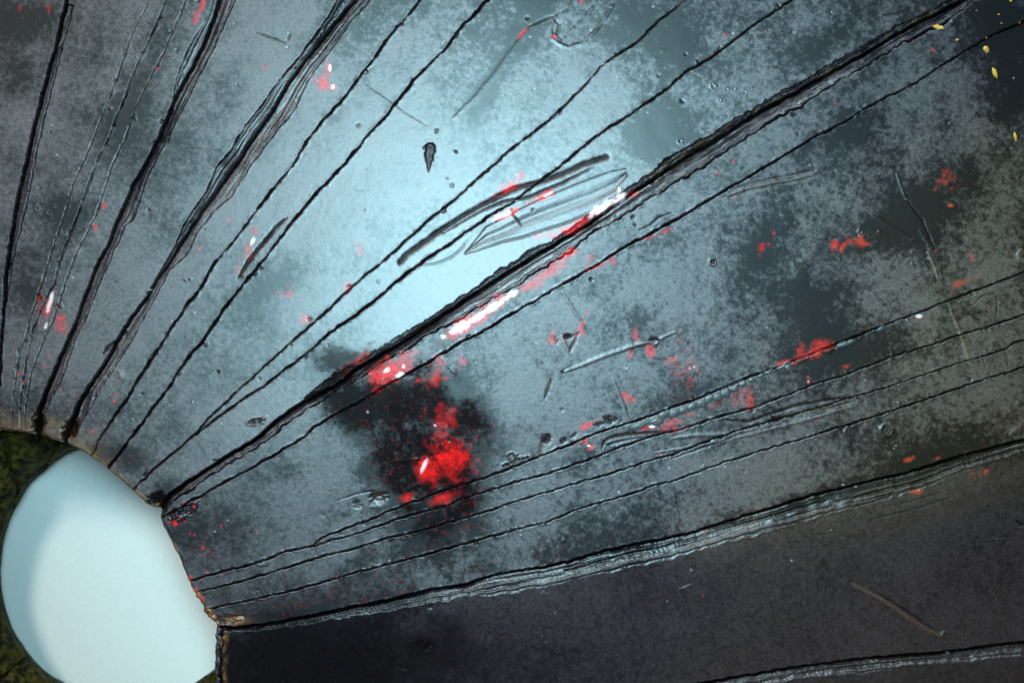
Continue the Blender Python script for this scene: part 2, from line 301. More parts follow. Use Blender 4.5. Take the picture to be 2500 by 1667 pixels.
# curled worm-like rope at the top
for pts, w_, h_ in (([(1396,0),(1380,30),(1352,45),(1343,70),(1346,95),(1366,108),(1386,117),(1420,107),(1451,80),(1480,40),(1508,-5)], 4, 4),
                    ([(1374,100),(1392,80),(1420,55),(1450,18),(1470,-10)], 4, 3), ([(1351,42),(1368,62),(1360,82),(1372,100)], 3, -5)):
    stroke(pts, w_, h_, .4, jit=2, seed=7)
stroke([(1290,65),(1330,47),(1352,38)], 2.5, -4, b=.5); stroke([(1105,290),(1160,240),(1210,180),(1260,110),(1300,60)], 6, 2.5, .3, jit=2)
# scrape ridges, needles and gouges right of the middle
stroke([(1370,910),(1431,887),(1489,864),(1546,845),(1585,833),(1600,843),(1611,826),(1650,810)], 4.2, 6, .6, bl=.5)
stroke([(1582,832),(1596,826),(1612,830)], 3.5, -8, b=.9); stroke([(1370,906),(1376,911)], 4, -6, b=.9)
stroke([(1374,711),(1400,757),(1431,803)], 3.4, 4, .3, bl=.5); stroke([(1347,925),(1338,950),(1330,973)], 3.6, -7, .4, b=.7, br=.5)
stroke([(1412,814),(1400,840),(1389,862)], 3.4, -6, b=.6, br=.4); stroke([(1372,820),(1382,845),(1392,866)], 3.2, 4, bl=.4)
stroke([(1497,925),(1517,975),(1535,1028)], 3.2, 4.5, .3, bl=.6); stroke([(1079,875),(1098,897),(1114,914)], 5, 4, .8, bl=.6)
stroke([(953,1126),(1000,1122),(1048,1116)], 4, 4, .7, bl=.7); pit(1064, 1117, 16, 7, 3, -7, 4, .0); stroke([(1040,1120),(1052,1112),(1076,1110),(1082,1118)], 2.2, -7, b=.9)
stroke([(820,1222),(876,1204),(925,1196)], 2, -3, b=.5)
pit(1332, 1072, 19, 17, 20, 9, 5, .9); stroke([(1326,1080),(1320,1100),(1316,1118)], 5, -6, b=.6, br=.6); pit(1374, 1075, 13, 9, 20, 7, 6, .8); pit(1401, 1062, 14, 5, 30, 6, 6, .7)
pit(1489, 1022, 17, 13, 0, 9, 7, .8, .6); pit(1464, 1034, 16, 6, 20, 6, 7, .7, .6); pit(1385, 822, 12, 7, 10, 7, 8, .9); pit(1357, 830, 8, 10, 10, 4, 8, .3)
stroke([(1225,1140),(1245,1132),(1262,1122),(1290,1116)], 5, -5, 1.2, b=.6)
for cx, cy in ((1232,1136),(1262,1124),(1284,1119),(1250,1110)): pit(cx, cy, 10, 6, 20, 5, int(cx), .3, .7, 2)
pit(622, 1029, 22, 7, 12, 9, 9, .6, .6, 2); pit(645, 1020, 12, 5, 30, -5, 9, 0)
pit(533, 908, 5, 4, 0, 7, 3, .9); pit(500, 560, 3, 3, 0, 4, 3, .8)
pit(1740, 640, 7, 7, 0, 7, 4, .8, .3, 3); pit(2166, 1050, 14, 14, 10, 6, 4, .1, .3, 3); pit(2101, 566, 5, 5, 0, 3, 4, .1, .2, 2)
stroke([(1383,826),(1400,820),(1415,812)], 3, -4, b=.4); stroke([(1560,562),(1590,548),(1612,528),(1640,520)], 2.4, -5, b=.8, seed=4)
pit(1545, 530, 7, 5, 0, 6, 4, .8); stroke([(1555,553),(1545,548)], 3, -4, b=.7)
stroke([(2145,265),(2160,258),(1930,284),(1950,280)][2:], 2.5, -4, b=.3)
# shallow double scratches and ridges on the right
for dy, hh in ((0, -4), (9, 2.5), (16, -3)):
    stroke([(1780,466 + dy),(1830,450 + dy),(1906,434 + dy),(1960,424 + dy),(1992,414 + dy)], 3.4, hh, .3, b=.15 if hh < 0 else 0, br=.15)
stroke([(2189,421),(2200,455),(2212,486)], 3.2, 4, .4); stroke([(2212,486),(2232,512),(2251,536),(2277,597),(2288,614)], 3.0, -5, .5, b=.6, seed=3)
stroke([(2113,509),(2160,545),(2231,589)], 6, 3.5, .5, bl=.2); stroke([(2245,560),(2262,590),(2290,650),(2300,690)], 4, 3, .8, bl=.2)
stroke([(2266,615),(2280,648),(2293,688)], 3.8, 5.5, .4, pl=0, bl=.4, br=.35); stroke([(2284,706),(2312,720)], 6, -4, .7)
stroke([(2316,737),(2330,780),(2346,814),(2365,875),(2380,908),(2390,925)], 4.2, 5.5, .4, br=.35, bl=.3)
stroke([(2402,840),(2398,860),(2408,900)], 1.6, -3, b=.5); stroke([(2453,853),(2460,870),(2463,905)], 1.8, -3, b=.6)
stroke([(2376,745),(2400,722),(2430,716),(2436,740),(2432,785)], 2.2, -4, b=.5); stroke([(2405,745),(2440,715)], 3, 2)
stroke([(2230,958),(2250,972),(2265,975)], 2, -4, b=.6)
stroke([(2490,640),(2484,618),(2496,606)], 4, 6, bl=.5, br=.4); stroke([(2484,990),(2500,965)], 4, 4, bl=.3); stroke([(2465,1064),(2500,1032)], 5, 5, bl=.3)
# knife blade marks between the lower score lines
stroke([(1765,1025),(1830,1029),(1883,1010),(1944,990),(2021,975),(2060,972),(2094,971),(2110,978)], 3.6, -8, .3, b=.85)
stroke([(1883,1012),(1890,1022),(1906,1028)], 3, -7, b=.9); stroke([(1895,1018),(1944,1012),(2059,988),(2094,978)], 5, -5, .3, b=.3, br=.2)
stroke([(1470,1095),(1478,1076),(1495,1068),(1527,1062),(1585,1057),(1642,1055)], 3.6, -8, .3, b=.7, br=.3); stroke([(1480,1088),(1530,1074),(1600,1064)], 4, -4, .3)
stroke([(1640,1070),(1700,1062),(1780,1060),(1860,1044),(1906,1032)], 5, 4, .3, bl=.4); stroke([(1600,1105),(1680,1092),(1760,1078),(1880,1048),(2010,1014),(2095,988)], 4, 4.5, .5, bl=.4, seed=3)
stroke([(1640,1120),(1700,1098),(1760,1078),(1800,1066)], 2.4, -5, .8, b=.8, seed=8)
stroke([(1645,1181),(1655,1230),(1664,1280)], 1.5, -3, .3, b=.6)
# lower dark sector
stroke([(1944,1374),(1990,1392),(2040,1412),(2090,1432)], 5, 1.2, .4, bl=.12); stroke([(2085,1428),(2128,1450),(2174,1476),(2231,1517),(2270,1540),(2300,1552)], 5.5, 5, .4, br=.25, bl=.4, taper=False)
stroke([(2140,1446),(2190,1476),(2240,1508),(2290,1545)], 5, -4, .4, b=.6); pit(2303, 1550, 6, 12, -20, -7, 2, 0); gauss(2303, 1550, 6, 12, -20, 1.0)
stroke([(1967,1316),(1971,1400),(1973,1488)], 1.2, -1.6, .2, b=.3); stroke([(2011,1365),(2015,1430),(2017,1500)], 1.2, -1.6, .2, b=.3)
stroke([(1657,1438),(1672,1432),(1688,1425)], 1.4, 2, .2, pl=.25); stroke([(2128,1268),(2180,1256),(2260,1234),(2330,1212)], 2.4, -4, .3, b=.5); stroke([(2155,1240),(2230,1222),(2320,1196)], 2.4, -3, .8, b=.4)
stroke([(2370,1320),(2430,1316),(2465,1316)], 2.4, 3, .5, bl=.3); stroke([(2480,1270),(2492,1276),(2500,1284)], 3.5, -8, b=.9); stroke([(2492,1288),(2500,1292)], 4, 6, bl=.8)
stroke([(2285,1580),(2320,1568),(2400,1574),(2420,1560)], 2.5, 3, 1, bl=.3); stroke([(1330,1445),(1320,1452),(1340,1450)], 4, 4, 1, bl=.5); stroke([(1090,1470),(1105,1462)], 5, 4, 1, bl=.5)
stroke([(900,1500),(912,1528)], 4, 3, 1, bl=.3); pit(1048, 1478, 22, 9, 8, 5, 3, .5, .6); pit(1034, 1577, 20, 17, 0, 6, 3, .9, .4); pit(985, 1628, 20, 10, 0, 3, 3, .6, .6)
gauss(1034, 1577, 60, 48, 0, .22); gauss(1034, 1577, 26, 20, 0, -.9)
pit(925, 1221, 26, 12, 12, 7, 3, 0, .3); gauss(925, 1221, 24, 11, 12, 1.1); stroke([(900,1216),(915,1206),(945,1205)], 5, -6, .8, b=.9, br=.3)
pit(876, 1236, 14, 6, 5, 6, 3, 0, .3); gauss(876, 1236, 13, 6, 5, 1.0); stroke([(862,1228),(880,1222)], 4, -4, .8, b=.8)
stroke([(994,1194),(1015,1184),(1034,1176)], 4.5, 5, .8, bl=.9); pit(642, 1374, 24, 9, 10, -5, 4, 0, .3); gauss(642, 1374, 24, 9, 10, 1.1)
pit(105, 0, 1, 1, 0, 0)
# the pale flaked lip under score line 11, and the lips above
for pts in ([(1545,1040),(1600,1020),(1680,994),(1760,962),(1850,925)],): stroke(pts, 7, 3, 1.0, bl=.5, taper=False)
stroke([(1930,890),(1990,868),(2050,845),(2100,826)], 4.5, 3.5, 1.0, bl=.7); stroke([(2330,742),(2400,716),(2470,690)], 6, 3, 1.0, bl=.5)
# crater rings
for cx, cy, r in ((1738,206,5),(1741,212,8),(1774,220,6),(1791,219,5),(1757,246,5),(1766,249,5),(1818,226,6),(1660,346,7),(1617,124,4),(1596,143,4),(1746,134,5),(90,510,7),(120,520,6),(105,490,6),(135,505,5),(1610,190,4),(1548,868,4),(1530,895,5)):
    q, v = blob(cx, cy, r, r, 0, int(cx), .12, 6); H[q] += .5 * np.exp(-((v - .2) / .25) ** 2) - 0.4 * sst(.3, .7, v)
rs = np.random.RandomState(4)
for _ in range(70):                                    # dust-sized bumps and pinholes
    cx, cy = rs.uniform(0, 2500), rs.uniform(0, 1667); r = rs.uniform(2.2, 4.5); s_ = rs.choice([-1, -1, 1])
    gauss(cx, cy, r, r, 0, s_ * rs.uniform(.7, 2), H)
    if s_ < 0 and r > 3: gauss(cx, cy, r * .8, r * .8, 0, .6, bare)
for _ in range(130):                                    # burrs and crumbs thrown up along the score lines
    k = ORDER[rs.randint(1, 18)]; p = DL[k]; i = rs.randint(0, len(p) - 300) if len(p) > 320 else rs.randint(0, len(p)); cx, cy = p[i] + rs.normal(0, 4, 2)
    pit(cx, cy, rs.uniform(4, 9), rs.uniform(3, 6), rs.uniform(0, 180), rs.choice([-4, 5, 6]), int(rs.randint(99)), .6, 1.1)

# ---------------------------------------------------------------- the edge of the hole
inside = np.zeros(X.shape, bool)                        # inside the hole
poly = np.vstack([RIM, [(-900, 2700), (-900, 1042)]])
qx, qy = poly[:, 0], poly[:, 1]
sub = (X < 900) & (Y > 1000); xs, ys = X[sub], Y[sub]; ins = np.zeros(xs.shape, bool)
for i in range(len(poly)):
    x0, y0 = poly[i]; x1, y1 = poly[(i + 1) % len(poly)]
    if y0 == y1: continue
    ins ^= ((y0 > ys) != (y1 > ys)) & (xs < (x1 - x0) * (ys - y0) / (y1 - y0) + x0)
inside[sub] = ins
Dr, _, Ar = near(RIM, 120)
sd = np.where(inside, -Dr, Dr)                          # > 0 on the plate
nr = fbm(X, Y, 26, 4, 77)
wall = np.where((Y > 1528) & (X > 480), 27.0 + 10 * nr, 6.0 + 5 * nr)      # the black wet looking edge low down is wide
t = np.clip(1 - sd / np.maximum(wall, 2), 0, 1)
edge_h = np.where((Y > 1528) & (X > 480), 60.0, 26.0) * t ** 1.5
H -= np.where(sd < 60, edge_h, 0)
lowe = (Y > 1528) & (X > 480) & (sd < 34)
H[lowe] += (16 * fbm(X, Y, 24, 3, 5) * 1.0)[lowe]
bare = np.where(lowe, np.maximum(bare, sst(30, 24, sd)), bare)
brown += 0.7 * sst(9, 3, sd + 14 * nr) * (Dr < 100) * (~lowe)
brown += 1.1 * np.clip(.55 + 1.1 * fbm(X, Y, 30, 3, 33), 0, 1) * sst(24, 28, sd + 8 * nr) * sst(44, 36, sd + 8 * nr) * ((Y > 1540) & (X > 500) & (Dr < 100))
red += 0.6 * sst(.12, .2, fbm(X, Y, 14, 3, 12)) * sst(12, 4, np.abs(sd - 6)) * ((Y > 1330) & (Dr < 60) & ~lowe)
# worn yellowish ends of the strips left of the hole
brown += 0.45 * sst(70, 10, sd + 40 * nr) * sst(330, 200, X) * (Dr < 110) * (sd > 0)
pit(382, 1218, 26, 16, 25, 34, 4, 1, .35); pit(560, 1514, 42, 13, 5, 18, 4, .3, .4); gauss(572, 1515, 34, 10, 0, .9, brown)
pit(452, 1245, 26, 12, 35, 14, 4, .5, .5, 5); stroke([(432,1262),(452,1256),(468,1260),(478,1240)], 3, 6, bl=.8)
pit(172, 1050, 20, 30, -25, 46, 6, 1, .3); pit(95, 1035, 20, 34, -5, 40, 6, 1, .35)
stroke([(290,906),(298,915),(296,925)], 7, 3, bl=.9, br=.4); pit(262, 920, 5, 9, 0, 3, 2, .1); stroke([(268,905),(282,897)], 6, 2, br=.8)

# ---------------------------------------------------------------- bloom (grey haze on the black lacquer)
def B(*a): gauss(*(a[:5] + (a[5] * (.55 if a[5] > 0 else 1),)))
for a in ((1075,1150,130,150,10,-1.5),(900,990,110,60,-30,-.9),(930,1000,60,90,0,-.8),(1130,950,60,40,0,-.7),(800,850,120,45,35,-.55),(1055,1280,60,70,10,-.8),
          (1180,1010,70,40,0,-.6),(2130,580,190,60,12,-.8),(2290,480,120,70,30,-.8),(1900,560,110,70,30,-.55),(1860,640,80,60,20,-.5),(2440,60,120,110,0,-1.0),(2480,230,60,110,0,-.8),
          (1590,330,60,50,20,-1.0),(1640,120,50,60,30,-.7),(1560,60,60,90,0,-.5),(1250,120,170,30,58,-.9),(1180,240,60,40,50,-.55),(1500,90,60,40,20,-.5),(2000,110,90,40,35,-.5),
          (2000,840,110,60,15,-.8),(2130,860,110,50,15,-.9),(1960,740,90,50,20,-.5),(2050,720,60,50,0,-.4),(1480,960,60,40,0,-.5),(1640,960,110,40,20,-.6),(1330,870,60,80,0,-.45),(1520,800,80,60,0,-.4),
          (380,120,40,170,-22,-.6),(300,300,50,120,-22,-.35),(160,520,50,50,0,-.8),(30,60,90,60,0,-.7),(40,180,60,60,0,-.5),(90,700,60,90,0,-.6),(760,90,80,40,35,-.4),(880,60,80,50,40,-.5),(790,340,70,50,35,-.4),
          (640,700,110,40,40,-.45),(720,660,90,60,35,-.4),(430,560,60,60,0,-.5),(420,830,110,60,0,-.2),(310,1110,50,30,0,-.9),(240,1100,20,20,0,-.8),(400,1190,40,24,30,-.6),(500,1300,100,90,0,-.5),
          (1700,560,90,50,20,-.4),(1780,420,50,40,0,-.4),(1960,380,80,40,20,-.4),(1750,160,60,30,0,-.5),(2080,320,60,40,30,-.5),(1430,1110,150,30,18,-.4),(2000,1220,260,26,15,-.8),(2280,1120,120,36,12,-1.0),
          (1500,600,60,60,0,.2),(1230,640,240,60,32,.9),(1010,760,120,50,30,.6),(1120,430,160,70,35,.7),(870,480,150,90,45,.45),(640,250,60,180,-35,.35),(1400,900,110,50,20,.35),(1440,985,70,40,0,.6),(1380,775,45,25,0,.5),
          (1280,960,90,60,20,.5),(1750,860,150,90,20,.35),(1670,1150,260,30,17,.5),(1950,600,60,50,20,.6),(2060,750,26,40,-20,.5),(2180,680,70,60,0,.5),(2430,420,40,60,0,.4),(2250,250,150,60,25,.4),(1980,60,90,40,20,.35),
          (85,140,26,60,0,.5),(180,250,80,120,-15,.3),(300,480,40,60,0,.3),(310,640,30,40,0,.5),(60,290,50,60,0,.5),(560,520,60,60,0,.3),(600,1000,260,60,35,.25),(760,1150,200,60,25,.2),(1200,1240,500,26,16,.25),(2350,1000,260,40,15,.2)):
    B(*a)
stain = fbm(X, Y, 70, 5, 71, .6) + .45 * fbm(X, Y, 10, 3, 8, .9)
for cx, cy, rx, ry, am in ((1050,1110,175,190,1.0),(900,985,130,80,.95),(1055,1290,70,80,.85),(860,880,110,40,.8),(1040,1000,90,90,.8),(1600,1610,1,1,0),(760,1640,420,190,.62)):
    q = local(cx, cy, max(rx, ry) * 2); v = 1 - np.hypot((X[q] - cx) / rx, (Y[q] - cy) / ry) + .75 * stain[q]
    bare[q] = np.maximum(bare[q], am * sst(-.25, .55, v))
bias -= .8 * np.exp(-((X - 760) / 500) ** 2 - ((Y - 1620) / 170) ** 2)
big = fbm(X, Y, 240, 4, 3, .6) + .35 * fbm(X, Y, 62, 3, 44, .6); fine = fbm(X, Y, 10, 3, 8, .9)
smooth = np.clip(np.maximum(sst(1100, 600, X) * .8, sst(0, 60, Y - yline('15')) * .85), 0, 1)     # upper left and lower sectors are calmer
spotty = 0.58 * fine * (1 - .45 * smooth)
lowq = sst(0, 80, Y - yline('15'))
frost = sst(-.06, .10, fbm(X, Y, 190, 6, 101, .7)) - .55
bl = 0.38 + .34 * frost * (1 - .7 * lowq) * sst(300, 900, X) + .10 * lowq + (0.62 - .38 * lowq) * big + spotty + bias * .9 + 0.16 * smooth
bloom = sst(-.2, 0.9, bl)
bloom *= (1 - .25 * sst(0, 120, Y - yline('15')))
tint = sst(1850, 2550, X + .45 * Y - 250 + 160 * big) * sst(120, 420, Y) * (1 - .72 * sst(0, 200, Y - yline('15')))       # brown-olive lacquer towards the right

# ---------------------------------------------------------------- red marks worn through the black, their glints painted on in pale pink
for a in ((1085,1130,80,62,20,1,1,.45,.2,0),(1050,1150,52,46,10,1,2,.3,.15,0),(1118,1105,46,52,0,.9,3,.6,.3,0),(1075,1075,46,40,0,.6,9,.8,.4,0),(1085,1215,50,20,22,.9,4,.5,.3,0),(995,1213,34,18,15,.75,5,.6,.4,0),(1085,1030,40,60,0,.35,6,1.0,.3,0),
          (965,900,78,36,38,1,7,.4,.2,0),(925,920,40,30,30,1,8,.3,.2,0),(1066,915,34,42,-20,.75,9,.7,.4,0),(1125,885,22,42,-10,.5,10,.8,.4,0),(1025,925,50,22,30,.6,8,.8,.3,0),(870,880,60,16,35,.45,7,.8,.3,0),
          (1130,795,62,24,33,1,11,.3,.2,0),(1205,750,60,18,36,.95,12,.3,.25,0),(1300,690,80,15,38,.8,13,.4,.3,0),(1380,630,52,20,38,.75,14,.5,.3,0),(1440,640,34,20,30,.45,14,.7,.3,0),(1500,642,12,10,0,.7,14,.3,.3,0),
          (1335,668,120,20,36,.8,13,.35,.3,0),(1170,772,135,28,34,1.0,13,.35,.3,0),(1460,515,74,20,35,.95,15,.25,.25,0),(1390,560,70,16,28,.7,16,.6,.3,0),(1330,575,70,8,14,.6,17,.6,.3,0),(1235,525,60,14,28,.9,18,.3,.25,0),(1330,478,42,12,24,.8,19,.4,.3,0),(1290,498,40,7,24,.6,19,.4,.3,0),(1235,458,66,16,32,.45,20,.9,.4,0),
          (800,170,15,34,0,.9,21,.3,.3,0),(812,212,18,18,0,.95,22,.3,.3,0),(790,195,26,36,0,.5,22,.6,.4,.2),(607,605,18,66,-30,.62,23,.6,.4,.2),(118,752,13,52,-18,1,24,.4,.3,0),(155,780,21,48,-5,.85,25,.5,.35,.3),(97,755,12,60,0,.5,26,.8,.3,.2),
          (255,505,12,24,-14,.8,27,.4,.3,0),(234,555,8,18,-5,.7,28,.4,.3,0),(493,15,12,30,-22,.85,29,.4,.3,0),(478,45,12,20,-10,.4,29,.8,.3,0),(120,28,10,26,-5,.6,30,.4,.3,0),(48,22,8,14,0,.4,30,.4,.3,0),(1774,85,14,13,0,.95,31,.2,.15,.4),
          (1858,612,16,26,-28,.85,32,.5,.3,.3),(1877,597,12,10,0,.9,33,.3,.3,.3),(1890,570,6,9,30,.7,33,.3,.3,0),(2060,595,70,22,22,.6,34,.9,.35,.2),(2105,580,28,24,30,.8,35,.7,.35,.2),(2310,445,34,34,0,.5,36,1.1,.35,.2),(2320,502,17,7,10,.8,37,.5,.3,0),
          (1965,868,78,11,24,.9,38,.4,.3,.2),(1910,890,34,14,20,.75,38,.6,.3,0),(2000,850,60,20,15,.5,39,1.0,.3,0),(1942,890,14,6,15,.9,38,.3,.2,0),(2065,893,30,8,8,.7,40,.8,.3,0),(2243,776,14,6,10,.95,41,.1,.1,0),(1828,972,22,22,0,.6,42,.9,.3,.2),
          (1436,1036,30,11,25,.85,43,.6,.3,.2),(1590,1042,34,8,8,.95,44,.5,.25,0),(1442,1092,19,12,15,.85,45,.3,.25,0),(1551,818,14,22,10,.65,46,.7,.3,0),(1540,866,12,20,-5,.75,47,.5,.3,0),(1588,863,15,24,-5,.75,48,.5,.3,0),(1420,790,10,44,-25,.75,49,.6,.3,0),
          (1418,812,16,16,0,.6,49,.6,.3,0),(1357,830,26,18,0,.5,50,.9,.3,0),(1535,968,26,14,-20,.45,50,.9,.3,0),(1660,1030,60,16,25,.3,51,1.2,.3,0),(1420,1080,26,10,30,.5,51,.9,.3,0),(487,607,9,18,-15,.6,52,.4,.3,0),(745,780,22,18,30,.65,53,.7,.35,0),(877,613,30,26,0,.5,54,.9,.4,.1),(710,720,30,20,0,.3,54,.9,.4,0),(840,700,20,14,0,.3,54,.9,.4,0),
          (1275,82,30,6,48,.75,55,.4,.3,0),(1352,90,11,5,-20,.85,55,.3,.3,0),(1418,7,6,9,0,.9,55,.3,.3,0),(2220,1122,20,8,12,.7,56,.6,.3,0),(2292,1118,18,8,14,.8,57,.6,.3,0),(2242,1200,22,8,10,.65,58,.6,.3,0),(2409,1150,10,9,0,.85,59,.4,.3,0),(2408,1150,34,16,5,.3,60,.8,.3,.2),
          (383,168,5,6,0,.8,61,.2,.2,0),(1790,970,60,20,20,.2,62,1.2,.3,0),(2415,748,16,10,0,.6,63,.5,.3,0),(2370,620,8,26,20,.5,63,.7,.3,0),(2285,612,5,5,0,.9,63,.2,.2,0),(2277,123,7,4,0,.7,64,.2,.2,0),(2042,255,5,7,0,.7,64,.3,.2,0),(2350,690,36,8,20,.4,65,1,.3,0),(1660,900,26,30,0,.25,66,1.3,.2,0),(1480,640,30,6,30,.5,66,.8,.3,0),(1600,575,60,8,20,.4,67,1.0,.3,0),
          (1540,475,40,6,25,.4,67,.9,.3,0),(1748,422,7,6,0,.7,68,.2,.2,0),(1790,395,9,8,0,.4,68,.4,.2,0),(1790,480,14,8,0,.4,68,.6,.2,0),(2440,590,10,6,0,.4,68,.4,.2,0),(650,165,10,8,0,.3,69,.7,.3,0),(560,540,8,14,0,.4,69,.7,.3,0),(1066,1040,6,6,0,.7,70,.2,.2,0),(1720,1300,5,4,0,.8,70,.2,.2,0),(1717,1454,4,4,0,.8,70,.2,.2,0)):
    patch_red(*a)
for cx, cy, r in ((414,1274,7),(428,1276,7),(441,1261,5),(496,1337,8),(512,1345,5),(464,1301,5),(475,1304,4),(540,1281,4),(474,1235,5),(500,1353,3),(536,1357,4),(505,1395,5),(445,1226,6),(450,1273,4),(479,1340,3),(540,1403,3),(609,1285,3),(629,1299,3),
                  (44,912,5),(60,932,4),(122,866,4),(285,961,7),(280,979,5),(110,890,4),(170,924,4),(182,965,3),(150,950,3),(170,990,4),(215,1050,3),(228,1053,4),(283,938,3),(240,1033,3),(2000,1025,3),(1972,920,4),(1974,932,5),(2434,1041,3),(1320,890,4),(1610,1105,4)):
    patch_red(cx, cy, r, r * 1.15, 0, .95, 5, .4, .2)
for _ in range(70):
    gauss(rs.uniform(0, 2500), rs.uniform(0, 1667), rs.uniform(1.2, 2.2), rs.uniform(1.2, 2.2), 0, rs.uniform(.3, .9), pale)
vein = fbm(X, Y, 130, 3, 66); q = local(1670, 890, 110); cr = np.abs(fbm(X[q] , Y[q], 22, 3, 91)); rr = np.hypot((X[q] - 1660) / 60, (Y[q] - 895) / 90)
red[q] = np.maximum(red[q], .55 * sst(.03, .01, cr) * sst(1, .6, rr))
# a thin red speckle shows at the edges of bare patches
sp_ = .35 * sst(.5, .62, fbm(X, Y, 6, 3, 19, .8) + .30 * big) * sst(.55, .1, bloom) * .5
red = np.maximum(red, sp_ * sst(300, 1600, Y) * (Y < yline('15')))
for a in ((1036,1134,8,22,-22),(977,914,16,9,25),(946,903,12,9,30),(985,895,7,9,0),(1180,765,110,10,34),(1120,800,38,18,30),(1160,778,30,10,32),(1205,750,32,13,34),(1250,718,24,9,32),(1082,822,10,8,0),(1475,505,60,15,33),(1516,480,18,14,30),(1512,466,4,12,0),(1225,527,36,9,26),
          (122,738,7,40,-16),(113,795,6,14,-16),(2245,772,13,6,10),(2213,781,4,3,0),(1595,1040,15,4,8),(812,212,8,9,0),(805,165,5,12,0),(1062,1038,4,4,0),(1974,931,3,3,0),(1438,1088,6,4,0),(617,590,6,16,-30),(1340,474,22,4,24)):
    patch_pale(*a, amt=1.0 if a[2] > 8 else .8)  # glints on the red put into the colour, plus one white chip

# grime: no bloom where fresh cuts are, and some loose fluff
micro = fbm(X, Y, 5.5, 2, 15, .9)
H += 0.05 * micro + 0.3 * fbm(X, Y, 60, 2, 16) + 0.12 * fine * bloom
H += 5 * fbm(X, Y, 520, 1, 23)
brown += .30 * brn9 * sst(-.1, .5, fbm(X, Y, 14, 3, 51))
brown *= 1 - .75 * np.clip(bare, 0, 1) * ~(((X > 470) & (Y > 1490)) | (brn9 > .05))
red = np.clip(red, 0, 1); pale = np.clip(pale, 0, 1); brown = np.clip(brown, 0, 1); bare = np.clip(bare, 0, 1)

# ---------------------------------------------------------------- materials
def nt(name):
    m = bpy.data.materials.new(name); m.use_nodes = True; t = m.node_tree; return m, t, t.nodes['Principled BSDF']
def mixc(t, f, a, b):
    n = t.nodes.new('ShaderNodeMix'); n.data_type = 'RGBA'
    for i, v in ((0, f), (6, a), (7, b)):
        if isinstance(v, (tuple, float, int)): n.inputs[i].default_value = v
        else: t.links.new(v, n.inputs[i])
    return n.outputs[2]
def mth(t, op, a, b=0.0, c=0.0):
    n = t.nodes.new('ShaderNodeMath'); n.operation = op
    for i, v in enumerate((a, b, c)):
        if isinstance(v, (float, int)): n.inputs[i].default_value = v
        else: t.links.new(v, n.inputs[i])
    return n.outputs[0]
def noise(t, scale, detail=4, rough=.6):
    n = t.nodes.new('ShaderNodeTexNoise'); n.inputs['Scale'].default_value = scale; n.inputs['Detail'].default_value = detail; n.inputs['Roughness'].default_value = rough
    tc = t.nodes.new('ShaderNodeTexCoord'); t.links.new(tc.outputs['Object'], n.inputs['Vector']); return n.outputs['Fac']
def ramp(t, v, a, b):
    n = t.nodes.new('ShaderNodeMapRange'); n.inputs[1].default_value = a; n.inputs[2].default_value = b; t.links.new(v, n.inputs[0]); return n.outputs[0]

M_LAQ, t, b = nt('worn_black_lacquer')
va = t.nodes.new('ShaderNodeAttribute'); va.attribute_name = 'wear_glint'; sa = t.nodes.new('ShaderNodeSeparateColor'); t.links.new(va.outputs['Color'], sa.inputs[0])
vb = t.nodes.new('ShaderNodeAttribute'); vb.attribute_name = 'cuts'; sb = t.nodes.new('ShaderNodeSeparateColor'); t.links.new(vb.outputs['Color'], sb.inputs[0])
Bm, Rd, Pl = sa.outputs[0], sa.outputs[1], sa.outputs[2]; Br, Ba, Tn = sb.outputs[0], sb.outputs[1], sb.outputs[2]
grain = noise(t, 3400, 3, .8); grain2 = noise(t, 1400, 4, .7)
g = mth(t, 'ADD', ramp(t, grain, .25, .75), ramp(t, grain2, .3, .7)); g = mth(t, 'MULTIPLY', g, .5)
bm = mth(t, 'MULTIPLY', Bm, mth(t, 'MULTIPLY_ADD', g, 1.7, .05))
black = mixc(t, Tn, (.004, .0045, .006, 1), (.016, .012, .006, 1))
haze = mixc(t, Tn, (.036, .021, .027, 1), (.095, .064, .042, 1))
col = mixc(t, bm, black, haze)
col = mixc(t, mth(t, 'MULTIPLY', Ba, .93), col, mixc(t, ramp(t, noise(t, 900, 3, .6), .45, .7), (.004, .004, .005, 1), (.014, .006, .005, 1)))
col = mixc(t, mth(t, 'MULTIPLY', Br, mth(t, 'MULTIPLY_ADD', g, .8, .5)), col, (.17, .085, .028, 1))
redc = mixc(t, ramp(t, grain2, .35, .65), (.60, .008, .010, 1), (.92, .016, .014, 1))
redc = mixc(t, Tn, redc, (.62, .085, .03, 1))
col = mixc(t, mth(t, 'MULTIPLY', Rd, mth(t, 'MULTIPLY_ADD', g, .5, .75)), col, redc)
col = mixc(t, mth(t, 'MULTIPLY', Pl, mth(t, 'MULTIPLY_ADD', g, .6, .65)), col, (.86, .66, .66, 1))  # pale pink for painted glints, also for white specks and a chip
t.links.new(col, b.inputs['Base Color'])
ro = mth(t, 'MULTIPLY_ADD', bm, .15, .35); ro = mth(t, 'MULTIPLY_ADD', Ba, .05, ro)
t.links.new(ro, b.inputs['Roughness']); b.inputs['Coat Weight'].default_value = .22; b.inputs['Coat Roughness'].default_value = .25; sp2 = mth(t, 'MULTIPLY_ADD', bm, .80, .27); sp2 = mth(t, 'MULTIPLY', sp2, mth(t, 'MULTIPLY_ADD', Tn, -.4, 1.0)); sp2 = mth(t, 'MULTIPLY', sp2, mth(t, 'MULTIPLY_ADD', Ba, -.95, 1.0)); t.links.new(mth(t, 'MULTIPLY_ADD', Ba, -.22, .22), b.inputs['Coat Weight'])
t.links.new(mth(t, 'MULTIPLY', sp2, mth(t, 'MULTIPLY_ADD', Rd, -.7, 1.0)), b.inputs['Specular IOR Level'])
